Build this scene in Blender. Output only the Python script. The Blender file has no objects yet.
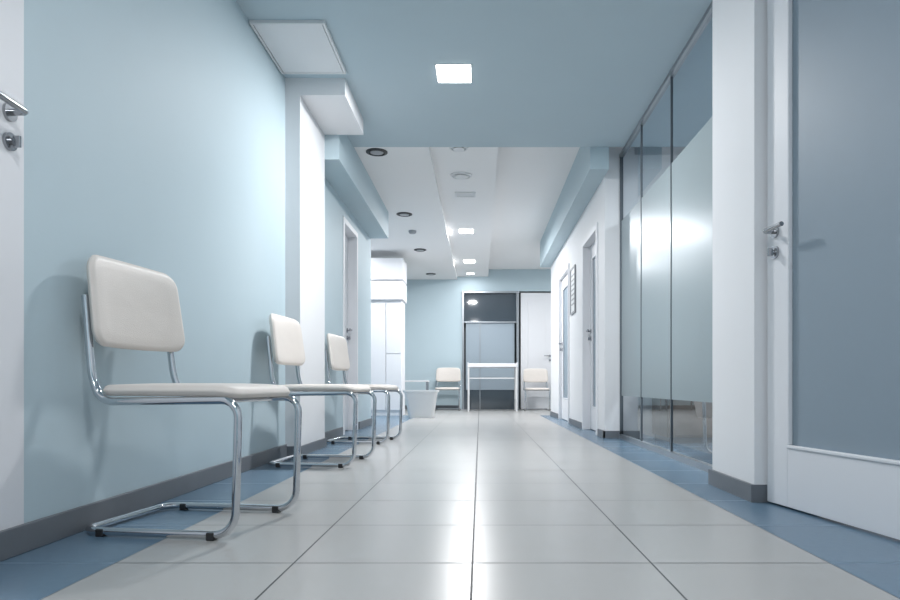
import bpy, bmesh, math
from mathutils import Vector, Matrix

SC = bpy.context.scene
COL = SC.collection
SC.view_settings.view_transform = 'Standard'
SC.view_settings.exposure = 0.17

# ------------------------------------------------------------ materials
def mat(name, col, rough=0.5, metal=0.0, noise=0.0, nscale=8.0, bump=0.0, bscale=150.0, coat=0.0, spec=0.5):
    m = bpy.data.materials.new(name); m.use_nodes = True
    nt = m.node_tree; b = nt.nodes['Principled BSDF']
    b.inputs['Base Color'].default_value = (*col, 1)
    b.inputs['Roughness'].default_value = rough
    b.inputs['Metallic'].default_value = metal
    b.inputs['Specular IOR Level'].default_value = spec
    b.inputs['Coat Weight'].default_value = coat
    tc = nt.nodes.new('ShaderNodeTexCoord')
    if noise > 0:
        n = nt.nodes.new('ShaderNodeTexNoise'); n.inputs['Scale'].default_value = nscale
        n.inputs['Detail'].default_value = 5
        nt.links.new(tc.outputs['Object'], n.inputs['Vector'])
        r = nt.nodes.new('ShaderNodeMix'); r.data_type = 'RGBA'
        r.inputs[6].default_value = (*[c*(1-noise) for c in col], 1)
        r.inputs[7].default_value = (*[min(1, c*(1+noise)) for c in col], 1)
        nt.links.new(n.outputs['Fac'], r.inputs[0])
        nt.links.new(r.outputs[2], b.inputs['Base Color'])
    if bump > 0:
        n2 = nt.nodes.new('ShaderNodeTexNoise'); n2.inputs['Scale'].default_value = bscale
        nt.links.new(tc.outputs['Object'], n2.inputs['Vector'])
        bp = nt.nodes.new('ShaderNodeBump'); bp.inputs['Strength'].default_value = bump
        bp.inputs['Distance'].default_value = 0.002
        nt.links.new(n2.outputs['Fac'], bp.inputs['Height'])
        nt.links.new(bp.outputs['Normal'], b.inputs['Normal'])
    return m

def emis(name, col, s):
    m = bpy.data.materials.new(name); m.use_nodes = True
    b = m.node_tree.nodes['Principled BSDF']
    b.inputs['Base Color'].default_value = (*col, 1)
    b.inputs['Emission Color'].default_value = (*col, 1)
    b.inputs['Emission Strength'].default_value = s
    return m

def glassmat(name, tint, fac, rough=0.01, film=None, ior=1.45):
    """single-sheet glass; film=(colour, translucency) turns it into frosted film"""
    m = bpy.data.materials.new(name); m.use_nodes = True
    nt = m.node_tree; nt.nodes.clear()
    o = nt.nodes.new('ShaderNodeOutputMaterial')
    if film:
        d = nt.nodes.new('ShaderNodeBsdfDiffuse'); t2 = nt.nodes.new('ShaderNodeBsdfTranslucent')
        n = nt.nodes.new('ShaderNodeTexNoise'); n.inputs['Scale'].default_value = 1.5
        tc = nt.nodes.new('ShaderNodeTexCoord'); nt.links.new(tc.outputs['Object'], n.inputs[0])
        cm = nt.nodes.new('ShaderNodeMix'); cm.data_type = 'RGBA'
        cm.inputs[6].default_value = (*[c*0.96 for c in film[0]], 1); cm.inputs[7].default_value = (*film[0], 1)
        nt.links.new(n.outputs[0], cm.inputs[0])
        nt.links.new(cm.outputs[2], d.inputs[0]); nt.links.new(cm.outputs[2], t2.inputs[0])
        t = nt.nodes.new('ShaderNodeMixShader'); t.inputs[0].default_value = film[1]
        nt.links.new(d.outputs[0], t.inputs[1]); nt.links.new(t2.outputs[0], t.inputs[2])
    else:
        t = nt.nodes.new('ShaderNodeBsdfTransparent'); t.inputs[0].default_value = (*tint, 1)
    g = nt.nodes.new('ShaderNodeBsdfGlossy'); g.inputs['Roughness'].default_value = rough
    g.inputs[0].default_value = (0.92, 0.96, 1, 1)
    f = nt.nodes.new('ShaderNodeFresnel'); f.inputs[0].default_value = ior
    a = nt.nodes.new('ShaderNodeMath'); a.operation = 'ADD'; a.inputs[1].default_value = fac; a.use_clamp = True
    mx = nt.nodes.new('ShaderNodeMixShader')
    nt.links.new(f.outputs[0], a.inputs[0]); nt.links.new(a.outputs[0], mx.inputs[0])
    nt.links.new(t.outputs[0], mx.inputs[1]); nt.links.new(g.outputs[0], mx.inputs[2])
    nt.links.new(mx.outputs[0], o.inputs[0])
    return m

M_BLUE = mat('paint_blue', (0.51, 0.625, 0.68), 0.6, noise=0.02, nscale=3, bump=0.15, spec=0.3)
M_CEILB = mat('paint_ceiling_blue', (0.50, 0.60, 0.655), 0.7, noise=0.02, nscale=3, bump=0.1, spec=0.3)
M_WHITE = mat('paint_white', (0.80, 0.81, 0.83), 0.6, noise=0.01, nscale=3, bump=0.1, spec=0.3)
M_CEILW = mat('paint_ceiling_white', (0.90, 0.895, 0.895), 0.7, noise=0.01, nscale=3, spec=0.3)
M_DOOR = mat('lacquer_white', (0.79, 0.80, 0.83), 0.5, noise=0.01, nscale=2, spec=0.35)
M_FROST = mat('frosted_glass_blue', (0.27, 0.335, 0.395), 0.5, noise=0.03, nscale=1.5, spec=0.4)
M_FILM = glassmat('frosted_film', (1, 1, 1), 0.03, 0.30, film=((0.34, 0.40, 0.415), 0.40), ior=1.3)
M_BASE = mat('baseboard_grey', (0.15, 0.165, 0.185), 0.45, noise=0.04, nscale=10)
M_CHROME = mat('chrome', (0.62, 0.64, 0.67), 0.08, metal=1.0, noise=0.02, nscale=20)
M_STEEL = mat('brushed_steel', (0.40, 0.41, 0.43), 0.2, metal=1.0, noise=0.04, nscale=30)
M_VINYL = mat('cream_vinyl', (0.75, 0.70, 0.655), 0.45, noise=0.03, nscale=12, bump=0.5, bscale=260)
M_BLACK = mat('black_plastic', (0.02, 0.02, 0.022), 0.4, noise=0.05, nscale=20)
M_DARK = mat('dark_frame', (0.10, 0.12, 0.14), 0.3, noise=0.03, nscale=10)
M_ALU = mat('alu_frame', (0.35, 0.38, 0.41), 0.3, metal=0.7, noise=0.03, nscale=10)
M_PLAST = mat('white_plastic', (0.78, 0.79, 0.80), 0.4, noise=0.01, nscale=5)
M_GREY = mat('grey_plastic', (0.35, 0.36, 0.38), 0.4, noise=0.03, nscale=9)
M_DGLASS = mat('dark_glass', (0.07, 0.09, 0.11), 0.05, noise=0.05, nscale=3, spec=0.7)
M_PANELG = mat('satin_glass', (0.33, 0.40, 0.46), 0.3, noise=0.03, nscale=2)
M_WOOD = mat('brown_wood', (0.22, 0.16, 0.12), 0.4, noise=0.2, nscale=12)
M_GLASS = glassmat('partition_glass', (0.62, 0.69, 0.72), 0.08)
M_LAMP = emis('lamp_diffuser', (1.0, 1.0, 1.0), 10.0)

def floor_mat():
    m = bpy.data.materials.new('tiled_floor'); m.use_nodes = True
    nt = m.node_tree; N = nt.nodes; L = nt.links; b = N['Principled BSDF']
    tc = N.new('ShaderNodeTexCoord'); sp = N.new('ShaderNodeSeparateXYZ'); L.new(tc.outputs['Object'], sp.inputs[0])
    def M(op, a, bb=None, c=None):
        n = N.new('ShaderNodeMath'); n.operation = op
        for i, v in enumerate((a, bb, c)):
            if v is None: continue
            if isinstance(v, (int, float)): n.inputs[i].default_value = v
            else: L.new(v, n.inputs[i])
        return n.outputs[0]
    T = 0.502
    X, Y = sp.outputs[0], sp.outputs[1]
    x = M('ADD', X, 0.021); y = M('SUBTRACT', Y, 1.857)
    dx = M('PINGPONG', x, T/2); dy = M('PINGPONG', y, T/2)
    gx = M('LESS_THAN', dx, 0.0026); gy = M('LESS_THAN', dy, 0.0042)
    gc = M('LESS_THAN', M('ABSOLUTE', x), 0.0040)
    g = M('MAXIMUM', gx, gy)
    cx = M('FLOOR', M('DIVIDE', x, T)); cy = M('FLOOR', M('DIVIDE', y, T))
    cb = N.new('ShaderNodeCombineXYZ'); L.new(cx, cb.inputs[0]); L.new(cy, cb.inputs[1])
    wn = N.new('ShaderNodeTexWhiteNoise'); wn.noise_dimensions = '3D'; L.new(cb.outputs[0], wn.inputs[0])
    ns = N.new('ShaderNodeTexNoise'); ns.inputs['Scale'].default_value = 3; ns.inputs['Detail'].default_value = 2
    L.new(tc.outputs['Object'], ns.inputs[0])
    v = M('ADD', M('MULTIPLY', wn.outputs[0], 0.04), M('MULTIPLY', ns.outputs[0], 0.02))
    v = M('ADD', v, 0.95)
    base = N.new('ShaderNodeMix'); base.data_type = 'RGBA'; base.blend_type = 'MULTIPLY'; base.inputs[0].default_value = 1
    base.inputs[6].default_value = (0.425, 0.425, 0.415, 1)
    cc = N.new('ShaderNodeCombineColor'); L.new(v, cc.inputs[0]); L.new(v, cc.inputs[1]); L.new(v, cc.inputs[2])
    L.new(cc.outputs[0], base.inputs[7])
    m1 = N.new('ShaderNodeMix'); m1.data_type = 'RGBA'; L.new(gy, m1.inputs[0]); L.new(base.outputs[2], m1.inputs[6])
    m1.inputs[7].default_value = (0.13, 0.13, 0.135, 1)
    m1b = N.new('ShaderNodeMix'); m1b.data_type = 'RGBA'; L.new(gx, m1b.inputs[0]); L.new(m1.outputs[2], m1b.inputs[6])
    m1b.inputs[7].default_value = (0.045, 0.05, 0.055, 1)
    m2 = N.new('ShaderNodeMix'); m2.data_type = 'RGBA'; L.new(gc, m2.inputs[0]); L.new(m1b.outputs[2], m2.inputs[6])
    m2.inputs[7].default_value = (0.015, 0.017, 0.02, 1)
    bo = M('MAXIMUM', M('LESS_THAN', X, -1.025), M('GREATER_THAN', X, 0.983))
    bo = M('MULTIPLY', bo, M('LESS_THAN', Y, 10.9))
    n3 = N.new('ShaderNodeTexNoise'); n3.inputs['Scale'].default_value = 40; L.new(tc.outputs['Object'], n3.inputs[0])
    bc = N.new('ShaderNodeMix'); bc.data_type = 'RGBA'; L.new(n3.outputs[0], bc.inputs[0])
    bc.inputs[6].default_value = (0.115, 0.19, 0.27, 1); bc.inputs[7].default_value = (0.13, 0.21, 0.29, 1)
    m3 = N.new('ShaderNodeMix'); m3.data_type = 'RGBA'; L.new(bo, m3.inputs[0]); L.new(m2.outputs[2], m3.inputs[6]); L.new(bc.outputs[2], m3.inputs[7])
    L.new(m3.outputs[2], b.inputs['Base Color'])
    r = M('ADD', M('MULTIPLY', g, 0.3), 0.27); L.new(r, b.inputs['Roughness'])
    b.inputs['Specular IOR Level'].default_value = 0.5
    bp = N.new('ShaderNodeBump'); bp.inputs['Strength'].default_value = 0.2; bp.inputs['Distance'].default_value = 0.001
    L.new(M('SUBTRACT', 1.0, M('MULTIPLY', g, M('SUBTRACT', 1.0, bo))), bp.inputs['Height']); L.new(bp.outputs[0], b.inputs['Normal'])
    return m
M_FLOOR = floor_mat()

# ------------------------------------------------------------ mesh helpers
def mkobj(name, bm, m, parent=None, smooth=False):
    me = bpy.data.meshes.new(name); bm.normal_update(); bm.to_mesh(me); bm.free()
    o = bpy.data.objects.new(name, me); COL.objects.link(o)
    for mm in (m if isinstance(m, (list, tuple)) else [m]): me.materials.append(mm)
    if smooth:
        for p in me.polygons: p.use_smooth = True
    if parent: o.parent = parent
    return o

def addbox(bm, b):
    x0, x1, y0, y1, z0, z1 = b
    vs = [bm.verts.new(p) for p in [(x0,y0,z0),(x1,y0,z0),(x1,y1,z0),(x0,y1,z0),(x0,y0,z1),(x1,y0,z1),(x1,y1,z1),(x0,y1,z1)]]
    for f in [(0,3,2,1),(4,5,6,7),(0,1,5,4),(1,2,6,5),(2,3,7,6),(3,0,4,7)]:
        bm.faces.new([vs[i] for i in f])

def boxes(name, bl, m, parent=None, bevel=0.0):
    bm = bmesh.new()
    for b in bl: addbox(bm, b)
    o = mkobj(name, bm, m, parent)
    if bevel:
        md = o.modifiers.new('bevel', 'BEVEL'); md.width = bevel; md.segments = 2; md.limit_method = 'ANGLE'
    return o

def sheet_x(name, x, y0, y1, z0, z1, m, parent):
    bm = bmesh.new()
    bm.faces.new([bm.verts.new(p) for p in [(x, y0, z0), (x, y0, z1), (x, y1, z1), (x, y1, z0)]])
    return mkobj(name, bm, m, parent)

def empty(name, loc=(0,0,0), rz=0.0, sc=(1,1,1)):
    e = bpy.data.objects.new(name, None); COL.objects.link(e)
    e.location = loc; e.rotation_euler = (0,0,rz); e.scale = sc; e.empty_display_size = 0.1
    return e

def fillet(pts, r, seg=7):
    P = [Vector(p) for p in pts]; out = [P[0]]
    for i in range(1, len(P)-1):
        a, b, c = P[i-1], P[i], P[i+1]
        d1 = (a-b); d2 = (c-b); l1, l2 = d1.length, d2.length
        d1.normalize(); d2.normalize()
        ang = d1.angle(d2)
        if ang > math.pi-0.02: out.append(b); continue
        rr = r[i] if isinstance(r, (list, tuple)) else r
        t = min(rr/math.tan(ang/2), l1*0.49, l2*0.49)
        rr = t*math.tan(ang/2)
        bis = (d1+d2).normalized(); cen = b+bis*(rr/math.sin(ang/2))
        s = b+d1*t-cen; e = b+d2*t-cen
        tot = s.angle(e); ax = s.cross(e).normalized()
        for k in range(seg+1):
            out.append(cen+Matrix.Rotation(tot*k/seg, 3, ax) @ s)
    out.append(P[-1]); return out

def sweep(bm, pts, rad, n=10):
    P = [Vector(p) for p in pts]; rings = []
    t = (P[1]-P[0]).normalized()
    up = Vector((0,0,1)) if abs(t.z) < 0.9 else Vector((1,0,0))
    nrm = t.cross(up).normalized()
    for i, p in enumerate(P):
        if i == 0: tt = (P[1]-P[0])
        elif i == len(P)-1: tt = P[-1]-P[-2]
        else: tt = (P[i+1]-P[i]).normalized()+(P[i]-P[i-1]).normalized()
        tt.normalize()
        nrm = (nrm-tt*nrm.dot(tt)).normalized(); bn = tt.cross(nrm)
        R = rad[i] if isinstance(rad, (list, tuple)) else rad
        rings.append([bm.verts.new(p+(nrm*math.cos(2*math.pi*k/n)+bn*math.sin(2*math.pi*k/n))*R) for k in range(n)])
    for a, b in zip(rings, rings[1:]):
        for k in range(n):
            bm.faces.new([a[k], a[(k+1)%n], b[(k+1)%n], b[k]])
    bm.faces.new(rings[0][::-1]); bm.faces.new(rings[-1])

def tube(name, pts, rad, m, parent=None, n=10):
    bm = bmesh.new(); sweep(bm, pts, rad, n)
    bmesh.ops.recalc_face_normals(bm, faces=bm.faces)
    o = mkobj(name, bm, m, parent, True)
    md = o.modifiers.new('es', 'EDGE_SPLIT'); md.split_angle = math.radians(50)
    return o

def lathe(name, prof, m, parent=None, n=32, center=(0,0,0)):
    bm = bmesh.new(); rings = []
    for r, z in prof:
        r = max(r, 1e-4)
        ring = []
        for k in range(n):
            a = 2*math.pi*k/n
            ring.append(bm.verts.new((center[0]+r*math.cos(a), center[1]+r*math.sin(a), center[2]+z)))
        rings.append(ring)
    for a, b in zip(rings, rings[1:]):
        for k in range(n): bm.faces.new([a[k], a[(k+1)%n], b[(k+1)%n], b[k]])
    bm.faces.new(rings[0][::-1]); bm.faces.new(rings[-1])
    bmesh.ops.recalc_face_normals(bm, faces=bm.faces)
    o = mkobj(name, bm, m, parent, True)
    md = o.modifiers.new('es', 'EDGE_SPLIT'); md.split_angle = math.radians(40)
    return o

def pad(name, hw, hh, r, t, fn, m, parent):
    """rounded-rectangle upholstered pad; fn(u,v,n)->xyz"""
    def outline(d):
        pts = []; a, b = hw-d, hh-d; rr = max(r-d, 0.005)
        for cx, cy, a0 in [(a-rr, b-rr, 0), (-(a-rr), b-rr, 90), (-(a-rr), -(b-rr), 180), (a-rr, -(b-rr), 270)]:
            for k in range(7):
                an = math.radians(a0+90*k/6); pts.append((cx+rr*math.cos(an), cy+rr*math.sin(an)))
        full = []
        for i, p in enumerate(pts):
            full.append(p); q = pts[(i+1) % len(pts)]
            if i % 7 == 6:
                for s in range(1, 6): full.append((p[0]+(q[0]-p[0])*s/6, p[1]+(q[1]-p[1])*s/6))
        return full
    spec = [(0.3, 0.0, -t*0.5), (0.65, 0.0, -t*0.5), (1, 0.014, -t*0.46), (1, 0.004, -t*0.36), (1, 0.0, -t*0.15), (1, -0.003, -0.003), (1, -0.003, 0.003),
            (1, 0.001, t*0.15), (1, 0.004, t*0.33), (1, 0.016, t*0.47), (0.8, 0.02, t*0.54), (0.5, 0.0, t*0.60), (0.22, 0.0, t*0.62)]
    bm = bmesh.new(); rings = []
    for s, d, n in spec:
        rings.append([bm.verts.new(fn(p[0]*s, p[1]*s, n)) for p in outline(d)])
    for a, b in zip(rings, rings[1:]):
        k = len(a)
        for i in range(k): bm.faces.new([a[i], a[(i+1)%k], b[(i+1)%k], b[i]])
    for rg, n in ((rings[0], -t*0.5), (rings[-1], t*0.62)):
        c = bm.verts.new(fn(0, 0, n))
        for i in range(len(rg)): bm.faces.new([rg[i], rg[(i+1)%len(rg)], c])
    bmesh.ops.recalc_face_normals(bm, faces=bm.faces)
    return mkobj(name, bm, m, parent, True)

# ------------------------------------------------------------ chair
def chair(loc, rz, sc=(1,1,1)):
    e = empty('waiting_chair', (loc[0], loc[1], 0), math.radians(rz), sc)
    W = 0.235; R = 0.0130; zb = 0.017
    def side(s):
        y = s*W
        return [(-0.272, y*0.93, 0.80), (-0.242, y*0.97, 0.53), (-0.205, y, 0.445), (0.282, y, 0.452), (0.270, y, zb)]
    A = side(-1); B = side(1)
    pts = A+[(-0.275, -W, zb), (-0.275, W, zb)]+B[::-1]
    rad = [0, .3, .07, .055, .075, .06, .06, .075, .055, .07, .3, 0]
    tube('frame_tube', fillet(pts, rad), R, M_CHROME, e, 12)
    tube('seat_crossbar_front', [(0.17, -W, 0.446), (0.17, W, 0.446)], 0.008, M_CHROME, e)
    tube('seat_crossbar_rear', [(-0.13, -W, 0.444), (-0.13, W, 0.444)], 0.008, M_CHROME, e)
    for i, (gx, gy) in enumerate([(0.190, -W), (0.190, W), (-0.20, -W), (-0.20, W)]):
        boxes('glide_%d' % (i+1), [(gx-0.014, gx+0.014, gy-0.015, gy+0.015, 0.0, 0.026)], M_BLACK, e, 0.004)
    def fs(u, v, n):
        return (0.016+u, v*(1.0-0.06*(-u/0.25 if u < 0 else 0)), 0.482+n-0.012*max(0, (u-0.18)/0.07)**2)
    pad('seat', 0.247, 0.238, 0.06, 0.040, fs, M_VINYL, e)
    def fb(u, v, n):
        return (-0.252-0.13*v+0.035*(u/0.24)**2-0.012+n, u*(1.0-0.03*v/0.15), 0.785+v+0.012*(1-(u/0.24)**2)*(1 if v > 0 else -0.3))
    pad('backrest', 0.245, 0.150, 0.055, 0.036, fb, M_VINYL, e)
    return e

chair((-1.020, 2.39), -8)
chair((-1.008, 4.24), -5)
chair((-1.02, 5.82), -6)

# ------------------------------------------------------------ room shell
CH = 2.66; YB = -2.6; YE = 6.0; YF = 13.6
XL = -1.37; XR = 1.325
bm = bmesh.new(); addbox(bm, (-3.6, 4.0, YB-0.2, YF+2.2, -0.1, 0)); mkobj('floor', bm, M_FLOOR)

boxes('wall_left', [(XL-0.2, XL, YB, 1.06, 0, 3.1), (XL-0.2, XL, 1.06, 1.985, 2.25, 3.1),
                    (XL-0.2, XL, 1.985, 6.6, 0, 3.1), (XL-0.2, XL, 6.6, 7.38, 2.2, 3.1),
                    (XL-0.2, XL, 7.38, 8.3, 0, 3.1)], M_BLUE)
boxes('wall_left_return', [(-3.4, XL-0.2, 8.1, 8.3, 0, 3.1)], M_BLUE)
boxes('wall_left_far', [(-3.6, -3.4, 8.1, YF, 0, 3.1)], M_BLUE)
boxes('wall_left_backing', [(XL-0.32, XL-0.24, 0.8, 2.1, 0, 2.4), (XL-0.32, XL-0.24, 6.4, 7.6, 0, 2.4)], M_WHITE)
boxes('pillar_left', [(XL, -1.266, 4.65, 5.39, 0, 2.54)], M_WHITE)
boxes('bulkhead', [(XL, -0.95, 4.65, 5.39, 2.54, CH)], M_WHITE)
boxes('baseboard_pillar', [(XL, -1.252, 4.637, 5.40, 0, 0.07)], M_BASE)

boxes('ceiling', [(XL, 4.0, YB, YE, CH, CH+0.45)], M_CEILB)
ZL, ZM, ZR = 2.67, 2.73, 2.88
boxes('ceiling_strip_left', [(-3.6, -0.47, YE, YF, ZL, 3.1)], M_CEILW)
boxes('ceiling_strip_middle', [(-0.47, 0.17, YE, YF, ZM, 3.1)], M_CEILW)
boxes('ceiling_strip_right', [(0.17, 4.0, YE, YF, ZR, 3.1)], M_CEILW)
boxes('soffit_left', [(XL, -1.15, 5.39, 6.0, 2.34, CH), (XL, -1.15, 6.0, 8.3, 2.34, CH+0.01)], M_BLUE)
boxes('soffit_right', [(1.0, 1.17, YE, 11.0, 2.46, ZR)], M_BLUE)

boxes('wall_right', [(1.36, 1.5, YB, 1.9, 0, CH), (1.36, 1.5, 1.9, 2.82, 2.34, CH)], M_WHITE)
boxes('pillar_right', [(1.17, 1.45, 2.82, 3.33, 0, CH)], M_WHITE, None, 0.003)
boxes('baseboard_right_pillar', [(1.155, 1.45, 2.815, 3.345, 0, 0.075)], M_BASE)
boxes('wall_right_far', [(1.17, 1.45, 6.2, 6.55, 0, ZR), (1.17, 1.45, 6.55, 7.5, 2.12, ZR), (1.17, 1.45, 7.5, 8.65, 0, ZR),
                         (1.17, 1.45, 8.65, 9.75, 2.10, ZR), (1.17, 1.45, 9.75, 10.9, 0, ZR), (1.45, 4.0, 10.75, 10.9, 0, ZR)], M_WHITE)
boxes('wall_right_backing', [(1.45, 1.5, 6.35, 7.7, 0, 2.4), (1.45, 1.5, 8.4, 10.0, 0, 2.4)], M_WHITE)
boxes('wall_far_right_side', [(3.8, 4.0, 10.9, YF, 0, 3.1)], M_BLUE)
boxes('baseboard_right_far', [(1.155, 1.17, 6.185, 6.50, 0, 0.07), (1.155, 1.325, 6.185, 6.2, 0, 0.07), (1.155, 1.17, 7.56, 8.59, 0, 0.07), (1.155, 1.17, 9.81, 10.9, 0, 0.07)], M_BASE)
boxes('baseboard_left', [(XL, XL+0.016, YB, 4.637, 0, 0.085), (XL, XL+0.016, 5.40, 6.54, 0, 0.085), (XL, XL+0.016, 7.44, 8.3, 0, 0.085)], M_BASE, None, 0.003)
boxes('baseboard_far', [(-3.4, -0.43, YF-0.015, YF, 0, 0.08), (1.56, 3.8, YF-0.015, YF, 0, 0.08)], M_BASE)
boxes('wall_side_room', [(3.8, 4.0, YB, 6.4, 0, CH), (1.45, 3.8, 6.2, 6.4, 0, CH)], M_WHITE)
boxes('wall_back', [(XL-0.2, 4.0, YB-0.2, YB, 0, 3.1)], M_BLUE)
boxes('wall_far', [(-3.6, -0.37, YF, YF+0.2, 0, 3.1), (-0.37, 1.5, YF, YF+0.2, 2.43, 3.1), (1.5, 4.0, YF, YF+0.2, 0, 3.1)], M_BLUE)
boxes('wall_far_backing', [(-0.6, 1.7, YF+0.3, YF+0.35, 0, 2.7)], M_DARK)

# ------------------------------------------------------------ doors
def handle(e, x, z, d, m=M_STEEL):
    def cyl(nm, c, r, y0, y1):
        tube(nm, [(c[0], y0, c[1]), (c[0], y1, c[1])], r, m, e, 20)
    cyl('handle_rosette', (x, z), 0.026, 0.0, -0.009)
    tube('handle_lever', fillet([(x, 0, z), (x, -0.052, z), (x+d*0.125, -0.056, z+0.002)], 0.012), 0.0095, m, e, 12)
    cyl('lock_rosette', (x, z-0.085), 0.026, 0.0, -0.009)
    cyl('lock_cylinder', (x, z-0.085), 0.010, 0.0, -0.016)
    boxes('lock_key_knob', [(x-0.004, x+0.004, -0.036, -0.014, z-0.102, z-0.068)], m, e, 0.002)

def door(name, loc, rz, w, h, hx=None, glass=True, hz=1.1, st=0.14, bot=0.25, frame=True, hd=1, fw=0.06, fy=0.05, panelmat=None):
    e = empty(name, loc, math.radians(rz))
    T = 0.04; top = h-0.15
    if glass:
        boxes('leaf', [(0, st, 0, T, 0.008, h), (w-st, w, 0, T, 0.008, h), (st, w-st, 0, T, 0.008, bot), (st, w-st, 0, T, top, h)], M_DOOR, e, 0.003)
        boxes('panel_glass', [(st-0.005, w-st+0.005, 0.014, 0.026, bot-0.005, top+0.005)], panelmat or M_FROST, e)
        k = 0.014
        boxes('panel_bead', [(st, w-st, -0.006, 0.014, bot, bot+k), (st, w-st, -0.006, 0.014, top-k, top),
                             (st, st+k, -0.006, 0.014, bot+k, top-k), (w-st-k, w-st, -0.006, 0.014, bot+k, top-k)], M_DOOR, e, 0.004)
    else:
        boxes('leaf', [(0, w, 0, T, 0.008, h)], M_DOOR, e, 0.003)
        k = 0.02
        boxes('panel_moulding', [(st, w-st, -0.006, 0.0, bot, bot+k), (st, w-st, -0.006, 0, top-k, top), (st, st+k, -0.006, 0, bot+k, top-k), (w-st-k, w-st, -0.006, 0, bot+k, top-k)], M_DOOR, e, 0.002)
    if frame:
        boxes('casing', [(-fw, 0, -fy, T, 0, h+fw), (w, w+fw, -fy, T, 0, h+fw), (0, w, -fy, T, h+0.004, h+fw)], M_DOOR, e, 0.003)
    if hx is not None: handle(e, hx, hz, hd)
    return e

door('door_1', (XL+0.004, 1.07, 0), 90, 0.912, 2.24, hx=0.845, glass=False, hz=1.29, frame=False, hd=-1, st=0.2)
door('door_2', (1.216, 2.80, 0), math.degrees(math.atan2(-0.987, 0.16)), 0.90, 2.32, hx=0.06, hz=1.135, st=0.14, bot=0.245, frame=False, hd=1)
door('door_3', (XL-0.09, 6.66, 0), 90, 0.66, 2.13, hx=0.60, glass=False, frame=True, hd=-1, fy=0.10)
door('door_4', (1.24, 7.44, 0), -90, 0.83, 2.05, hx=0.07, frame=True, fy=0.085, hd=1, st=0.13, panelmat=M_FROST)
door('door_5', (1.20, 9.69, 0), -90, 0.98, 2.03, hx=0.07, frame=True, fy=0.045, hd=1, st=0.14, bot=0.3)

e = empty('entrance_door', (0, YF, 0))
boxes('frame', [(-0.37, -0.33, -0.03, 0.15, 0, 2.43), (0.75, 0.80, -0.03, 0.15, 0, 2.43), (-0.33, 0.75, -0.03, 0.15, 2.39, 2.43),
                (-0.33, 0.75, 0.0, 0.10, 1.78, 1.81)], M_ALU, e, 0.004)
boxes('transom_glass', [(-0.33, 0.75, 0.05, 0.07, 1.81, 2.39)], M_DGLASS, e)
boxes('satin_panel', [(-0.29, 0.71, 0.04, 0.07, 0.40, 1.78)], M_PANELG, e)
boxes('lower_glass', [(-0.33, 0.75, 0.05, 0.075, 0.0, 0.40)], M_DGLASS, e)
boxes('mullion', [(-0.008, 0.008, 0.02, 0.05, 0.0, 1.78)], M_ALU, e)
door('door_6', (0.84, YF+0.02, 0), 0, 0.66, 2.40, hx=0.60, glass=False, hz=1.1, frame=False, hd=-1)

# glazed partition
e = empty('glass_partition', (0, 0, 0))
y0, y1 = 3.33, 6.2
boxes('rails', [(1.305, 1.345, y0, y1, 0, 0.04), (1.305, 1.345, y0, y1, 2.63, CH)], M_ALU, e)
js = [4.57, 5.42]
boxes('joints', [(1.317, 1.333, j-0.005, j+0.005, 0.04, 2.63) for j in js]+[(1.31, 1.34, y1-0.015, y1, 0.04, 2.63)], M_DARK, e)
ed = [y0]+js+[y1-0.02]
for i in range(3):
    a, b = ed[i]+0.008, ed[i+1]-0.008
    sheet_x('pane_%d' % (i+1), 1.325, a, b, 0.04, 2.63, M_GLASS, e)
    sheet_x('frosted_film_%d' % (i+1), 1.322, a, b, 0.40, 2.03, M_FILM, e)

# ------------------------------------------------------------ ceiling fittings
def panel_lamp(x, y, w, d, z, power):
    e = empty('ceiling_lamp_or_fill', (x, y, z))
    boxes('bezel', [(-w/2-0.008, w/2+0.008, -d/2-0.008, d/2+0.008, -0.004, 0.0)], M_PLAST, e, 0.001)
    boxes('diffuser', [(-w/2, w/2, -d/2, d/2, -0.008, -0.004)], M_LAMP, e)
    l = bpy.data.lights.new('lamp_light', 'AREA'); l.shape = 'RECTANGLE'; l.size = w; l.size_y = d
    l.energy = power; l.color = (0.99, 0.985, 0.99)
    o = bpy.data.objects.new('lamp_light', l); COL.objects.link(o); o.parent = e; o.location = (0, 0, -0.012)

panel_lamp(-0.18, 4.58, 0.23, 0.25, CH, 54)
panel_lamp(-0.18, 0.6, 0.23, 0.25, CH, 23)  # added out of view, lights the near door fronts
panel_lamp(-0.18, -1.6, 0.23, 0.25, CH, 26)  # added behind the camera as extra fill for the corridor
panel_lamp(-0.20, 9.57, 0.20, 0.24, ZM, 66)
panel_lamp(-0.19, 11.9, 0.20, 0.24, ZM, 38)
panel_lamp(-0.19, 13.2, 0.14, 0.14, ZM, 3)
panel_lamp(-2.3, 10.2, 0.4, 0.4, ZL, 22)  # unseen fill, put in to brighten the left alcove
panel_lamp(2.6, 4.6, 0.5, 0.5, CH, 46)  # fill added in the side room so the frosted film appears lit
panel_lamp(2.4, 12.2, 0.3, 0.3, ZR, 24)

e = empty('ceiling_hatch', (0, 0, 0))
boxes('frame', [(XL+0.005, -0.92, 3.91, 3.925, CH-0.022, CH), (XL+0.005, -0.92, 4.535, 4.55, CH-0.022, CH), (XL+0.005, XL+0.02, 3.925, 4.535, CH-0.022, CH), (-0.935, -0.92, 3.925, 4.535, CH-0.022, CH)], M_PLAST, e, 0.002)
boxes('hatch_panel', [(XL+0.024, -0.939, 3.929, 4.531, CH-0.02, CH)], M_WHITE, e, 0.003)

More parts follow.
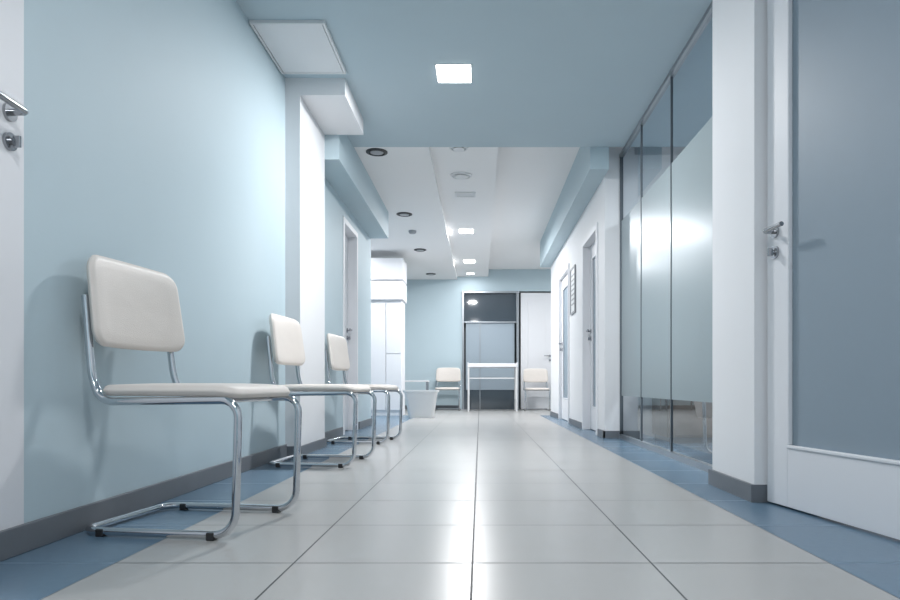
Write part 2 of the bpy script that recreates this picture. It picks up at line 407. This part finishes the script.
for y in (6.15, 8.39, 10.6, 12.9):
    e = empty('ceiling_downlight', (-0.96, y, ZL))
    lathe('rim', [(0.075, 0), (0.10, 0), (0.10, -0.008), (0.075, -0.016), (0.072, -0.004)], M_BLACK, e)
    lathe('lens', [(0.06, 0), (0.060, -0.012), (0.03, -0.015), (0.0, -0.015)], M_GREY, e)
for y, r in ((6.2, 0.09), (7.02, 0.115)):
    e = empty('ceiling_vent', (-0.2, y, ZM))
    lathe('outer_ring', [(r, 0), (r, -0.012), (r-0.018, -0.016), (r-0.02, -0.003)], M_PLAST, e)
    lathe('throat', [(r-0.02, 0), (r-0.02, -0.002), (0, -0.002)], M_GREY, e)
    lathe('centre_disc', [(r*0.55, -0.008), (r*0.62, -0.022), (0.0, -0.026)], M_PLAST, e)
e = empty('ceiling_grille', (-0.17, 7.72, ZM))
boxes('grille_frame', [(-0.12, 0.12, -0.09, -0.075, -0.012, 0), (-0.12, 0.12, 0.075, 0.09, -0.012, 0), (-0.12, -0.105, -0.075, 0.075, -0.012, 0), (0.105, 0.12, -0.075, 0.075, -0.012, 0)], M_PLAST, e)
boxes('slats', [(-0.105, 0.105, -0.07+i*0.02, -0.056+i*0.02, -0.01, 0) for i in range(7)], M_PLAST, e)
e = empty('smoke_detector', (-0.95, 9.3, ZL))
lathe('body', [(0.055, 0), (0.055, -0.02), (0.04, -0.04), (0.0, -0.045)], M_GREY, e)

# ------------------------------------------------------------ far furniture
e = empty('tall_cabinet', (0, 0, 0))
boxes('carcass', [(-2.0, -1.27, 10.72, 11.2, 0.0, 2.52)], M_DOOR, e, 0.004)
boxes('cabinet_doors', [(-1.995, -1.53, 10.70, 10.72, 0.09, 1.83), (-1.52, -1.272, 10.70, 10.72, 0.09, 1.0), (-1.52, -1.272, 10.70, 10.72, 1.01, 1.83)], M_DOOR, e, 0.004)
boxes('top_boxes', [(-2.0, -1.24, 10.66, 11.2, 1.88, 2.18), (-2.0, -1.24, 10.66, 11.2, 2.20, 2.55)], M_DOOR, e, 0.006)

def tub():
    e = empty('waste_bin', (-0.90, 10.15, 0))
    bm = bmesh.new()
    def ring(hx, hy, z, r=0.05):
        out = []
        for cx, cy, a0 in [(hx-r, hy-r, 0), (-(hx-r), hy-r, 90), (-(hx-r), -(hy-r), 180), (hx-r, -(hy-r), 270)]:
            for k in range(6):
                a = math.radians(a0+90*k/5); out.append(bm.verts.new((cx+r*math.cos(a), cy+r*math.sin(a), z)))
        return out
    R = [ring(0.185, 0.14, 0), ring(0.245, 0.19, 0.385), ring(0.265, 0.21, 0.39), ring(0.268, 0.213, 0.42), ring(0.24, 0.185, 0.42), ring(0.18, 0.135, 0.02)]
    for a, b in zip(R, R[1:]):
        for i in range(len(a)): bm.faces.new([a[i], a[(i+1)%len(a)], b[(i+1)%len(a)], b[i]])
    bm.faces.new(R[0][::-1]); bm.faces.new(R[-1])
    bmesh.ops.recalc_face_normals(bm, faces=bm.faces)
    mkobj('bin_body', bm, M_PLAST, e)
tub()

e = empty('console_table', (0.24, 12.85, 0))
tw = 0.48; td = 0.28
boxes('top', [(-tw, tw, -td, td, 0.84, 0.875)], M_DOOR, e, 0.004)
boxes('top_rim', [(-tw, tw, td-0.02, td, 0.875, 0.93), (-tw, -tw+0.02, -td, td-0.02, 0.875, 0.93), (tw-0.02, tw, -td, td-0.02, 0.875, 0.93)], M_DOOR, e, 0.003)
boxes('legs', [(sx*(tw-0.02)-0.015, sx*(tw-0.02)+0.015, sy*(td-0.02)-0.015, sy*(td-0.02)+0.015, 0, 0.84) for sx in (-1, 1) for sy in (-1, 1)], M_PLAST, e, 0.002)
boxes('side_rails', [(-tw+0.03, tw-0.03, -td+0.01, -td+0.03, 0.62, 0.64), (-tw+0.01, -tw+0.03, -td+0.03, td-0.03, 0.2, 0.22), (tw-0.03, tw-0.01, -td+0.03, td-0.03, 0.2, 0.22)], M_PLAST, e)

chair((-0.64, 13.15), -90, (0.92, 1.0, 0.90))
chair((1.12, 13.12), -90, (0.92, 1.0, 0.88))
e = empty('side_table', (-1.28, 12.9, 0))
boxes('top', [(-0.28, 0.28, -0.2, 0.2, 0.56, 0.59)], M_DOOR, e, 0.004)
boxes('shelf', [(-0.26, 0.26, -0.18, 0.18, 0.30, 0.32)], M_DOOR, e, 0.004)
boxes('legs', [(sx*0.25-0.012, sx*0.25+0.012, sy*0.17-0.012, sy*0.17+0.012, 0, 0.56) for sx in (-1, 1) for sy in (-1, 1)], M_STEEL, e)

e = empty('framed_notice', (1.17, 8.25, 1.68))
boxes('picture_frame', [(-0.02, 0, -0.2, -0.18, -0.29, 0.29), (-0.02, 0, 0.18, 0.2, -0.29, 0.29), (-0.02, 0, -0.18, 0.18, -0.29, -0.27), (-0.02, 0, -0.18, 0.18, 0.27, 0.29)], M_GREY, e)
boxes('sheet', [(-0.010, 0, -0.18, 0.18, -0.27, 0.27)], M_PLAST, e)
boxes('printed_lines', [(-0.011, -0.010, -0.14, 0.14, 0.18-i*0.06, 0.20-i*0.06) for i in range(7)], M_GREY, e)

chair((1.85, 4.4), 180)
e = empty('wooden_cabinet', (2.4, 5.85, 0))
boxes('body', [(-0.8, 0.8, -0.2, 0.3, 0.05, 0.75)], M_WOOD, e, 0.005)
boxes('plinth', [(-0.78, 0.78, -0.18, 0.28, 0, 0.05)], M_DARK, e)
boxes('cabinet_doors', [(-0.79+i*0.53, -0.27+i*0.53, -0.22, -0.2, 0.07, 0.73) for i in range(3)], M_WOOD, e, 0.003)

w = bpy.data.worlds.new('world'); SC.world = w; w.use_nodes = True
w.node_tree.nodes['Background'].inputs[0].default_value = (0.6, 0.75, 0.9, 1)
w.node_tree.nodes['Background'].inputs[1].default_value = 0.3

cd = bpy.data.cameras.new('camera'); cam = bpy.data.objects.new('camera', cd); COL.objects.link(cam)
cam.location = (0, 0, 0.5); cam.rotation_euler = (math.radians(90), 0, 0)
cd.sensor_width = 36; cd.lens = 661/900*36
cd.shift_x = -30/900; cd.shift_y = 85/900; cd.clip_start = 0.02
SC.camera = cam
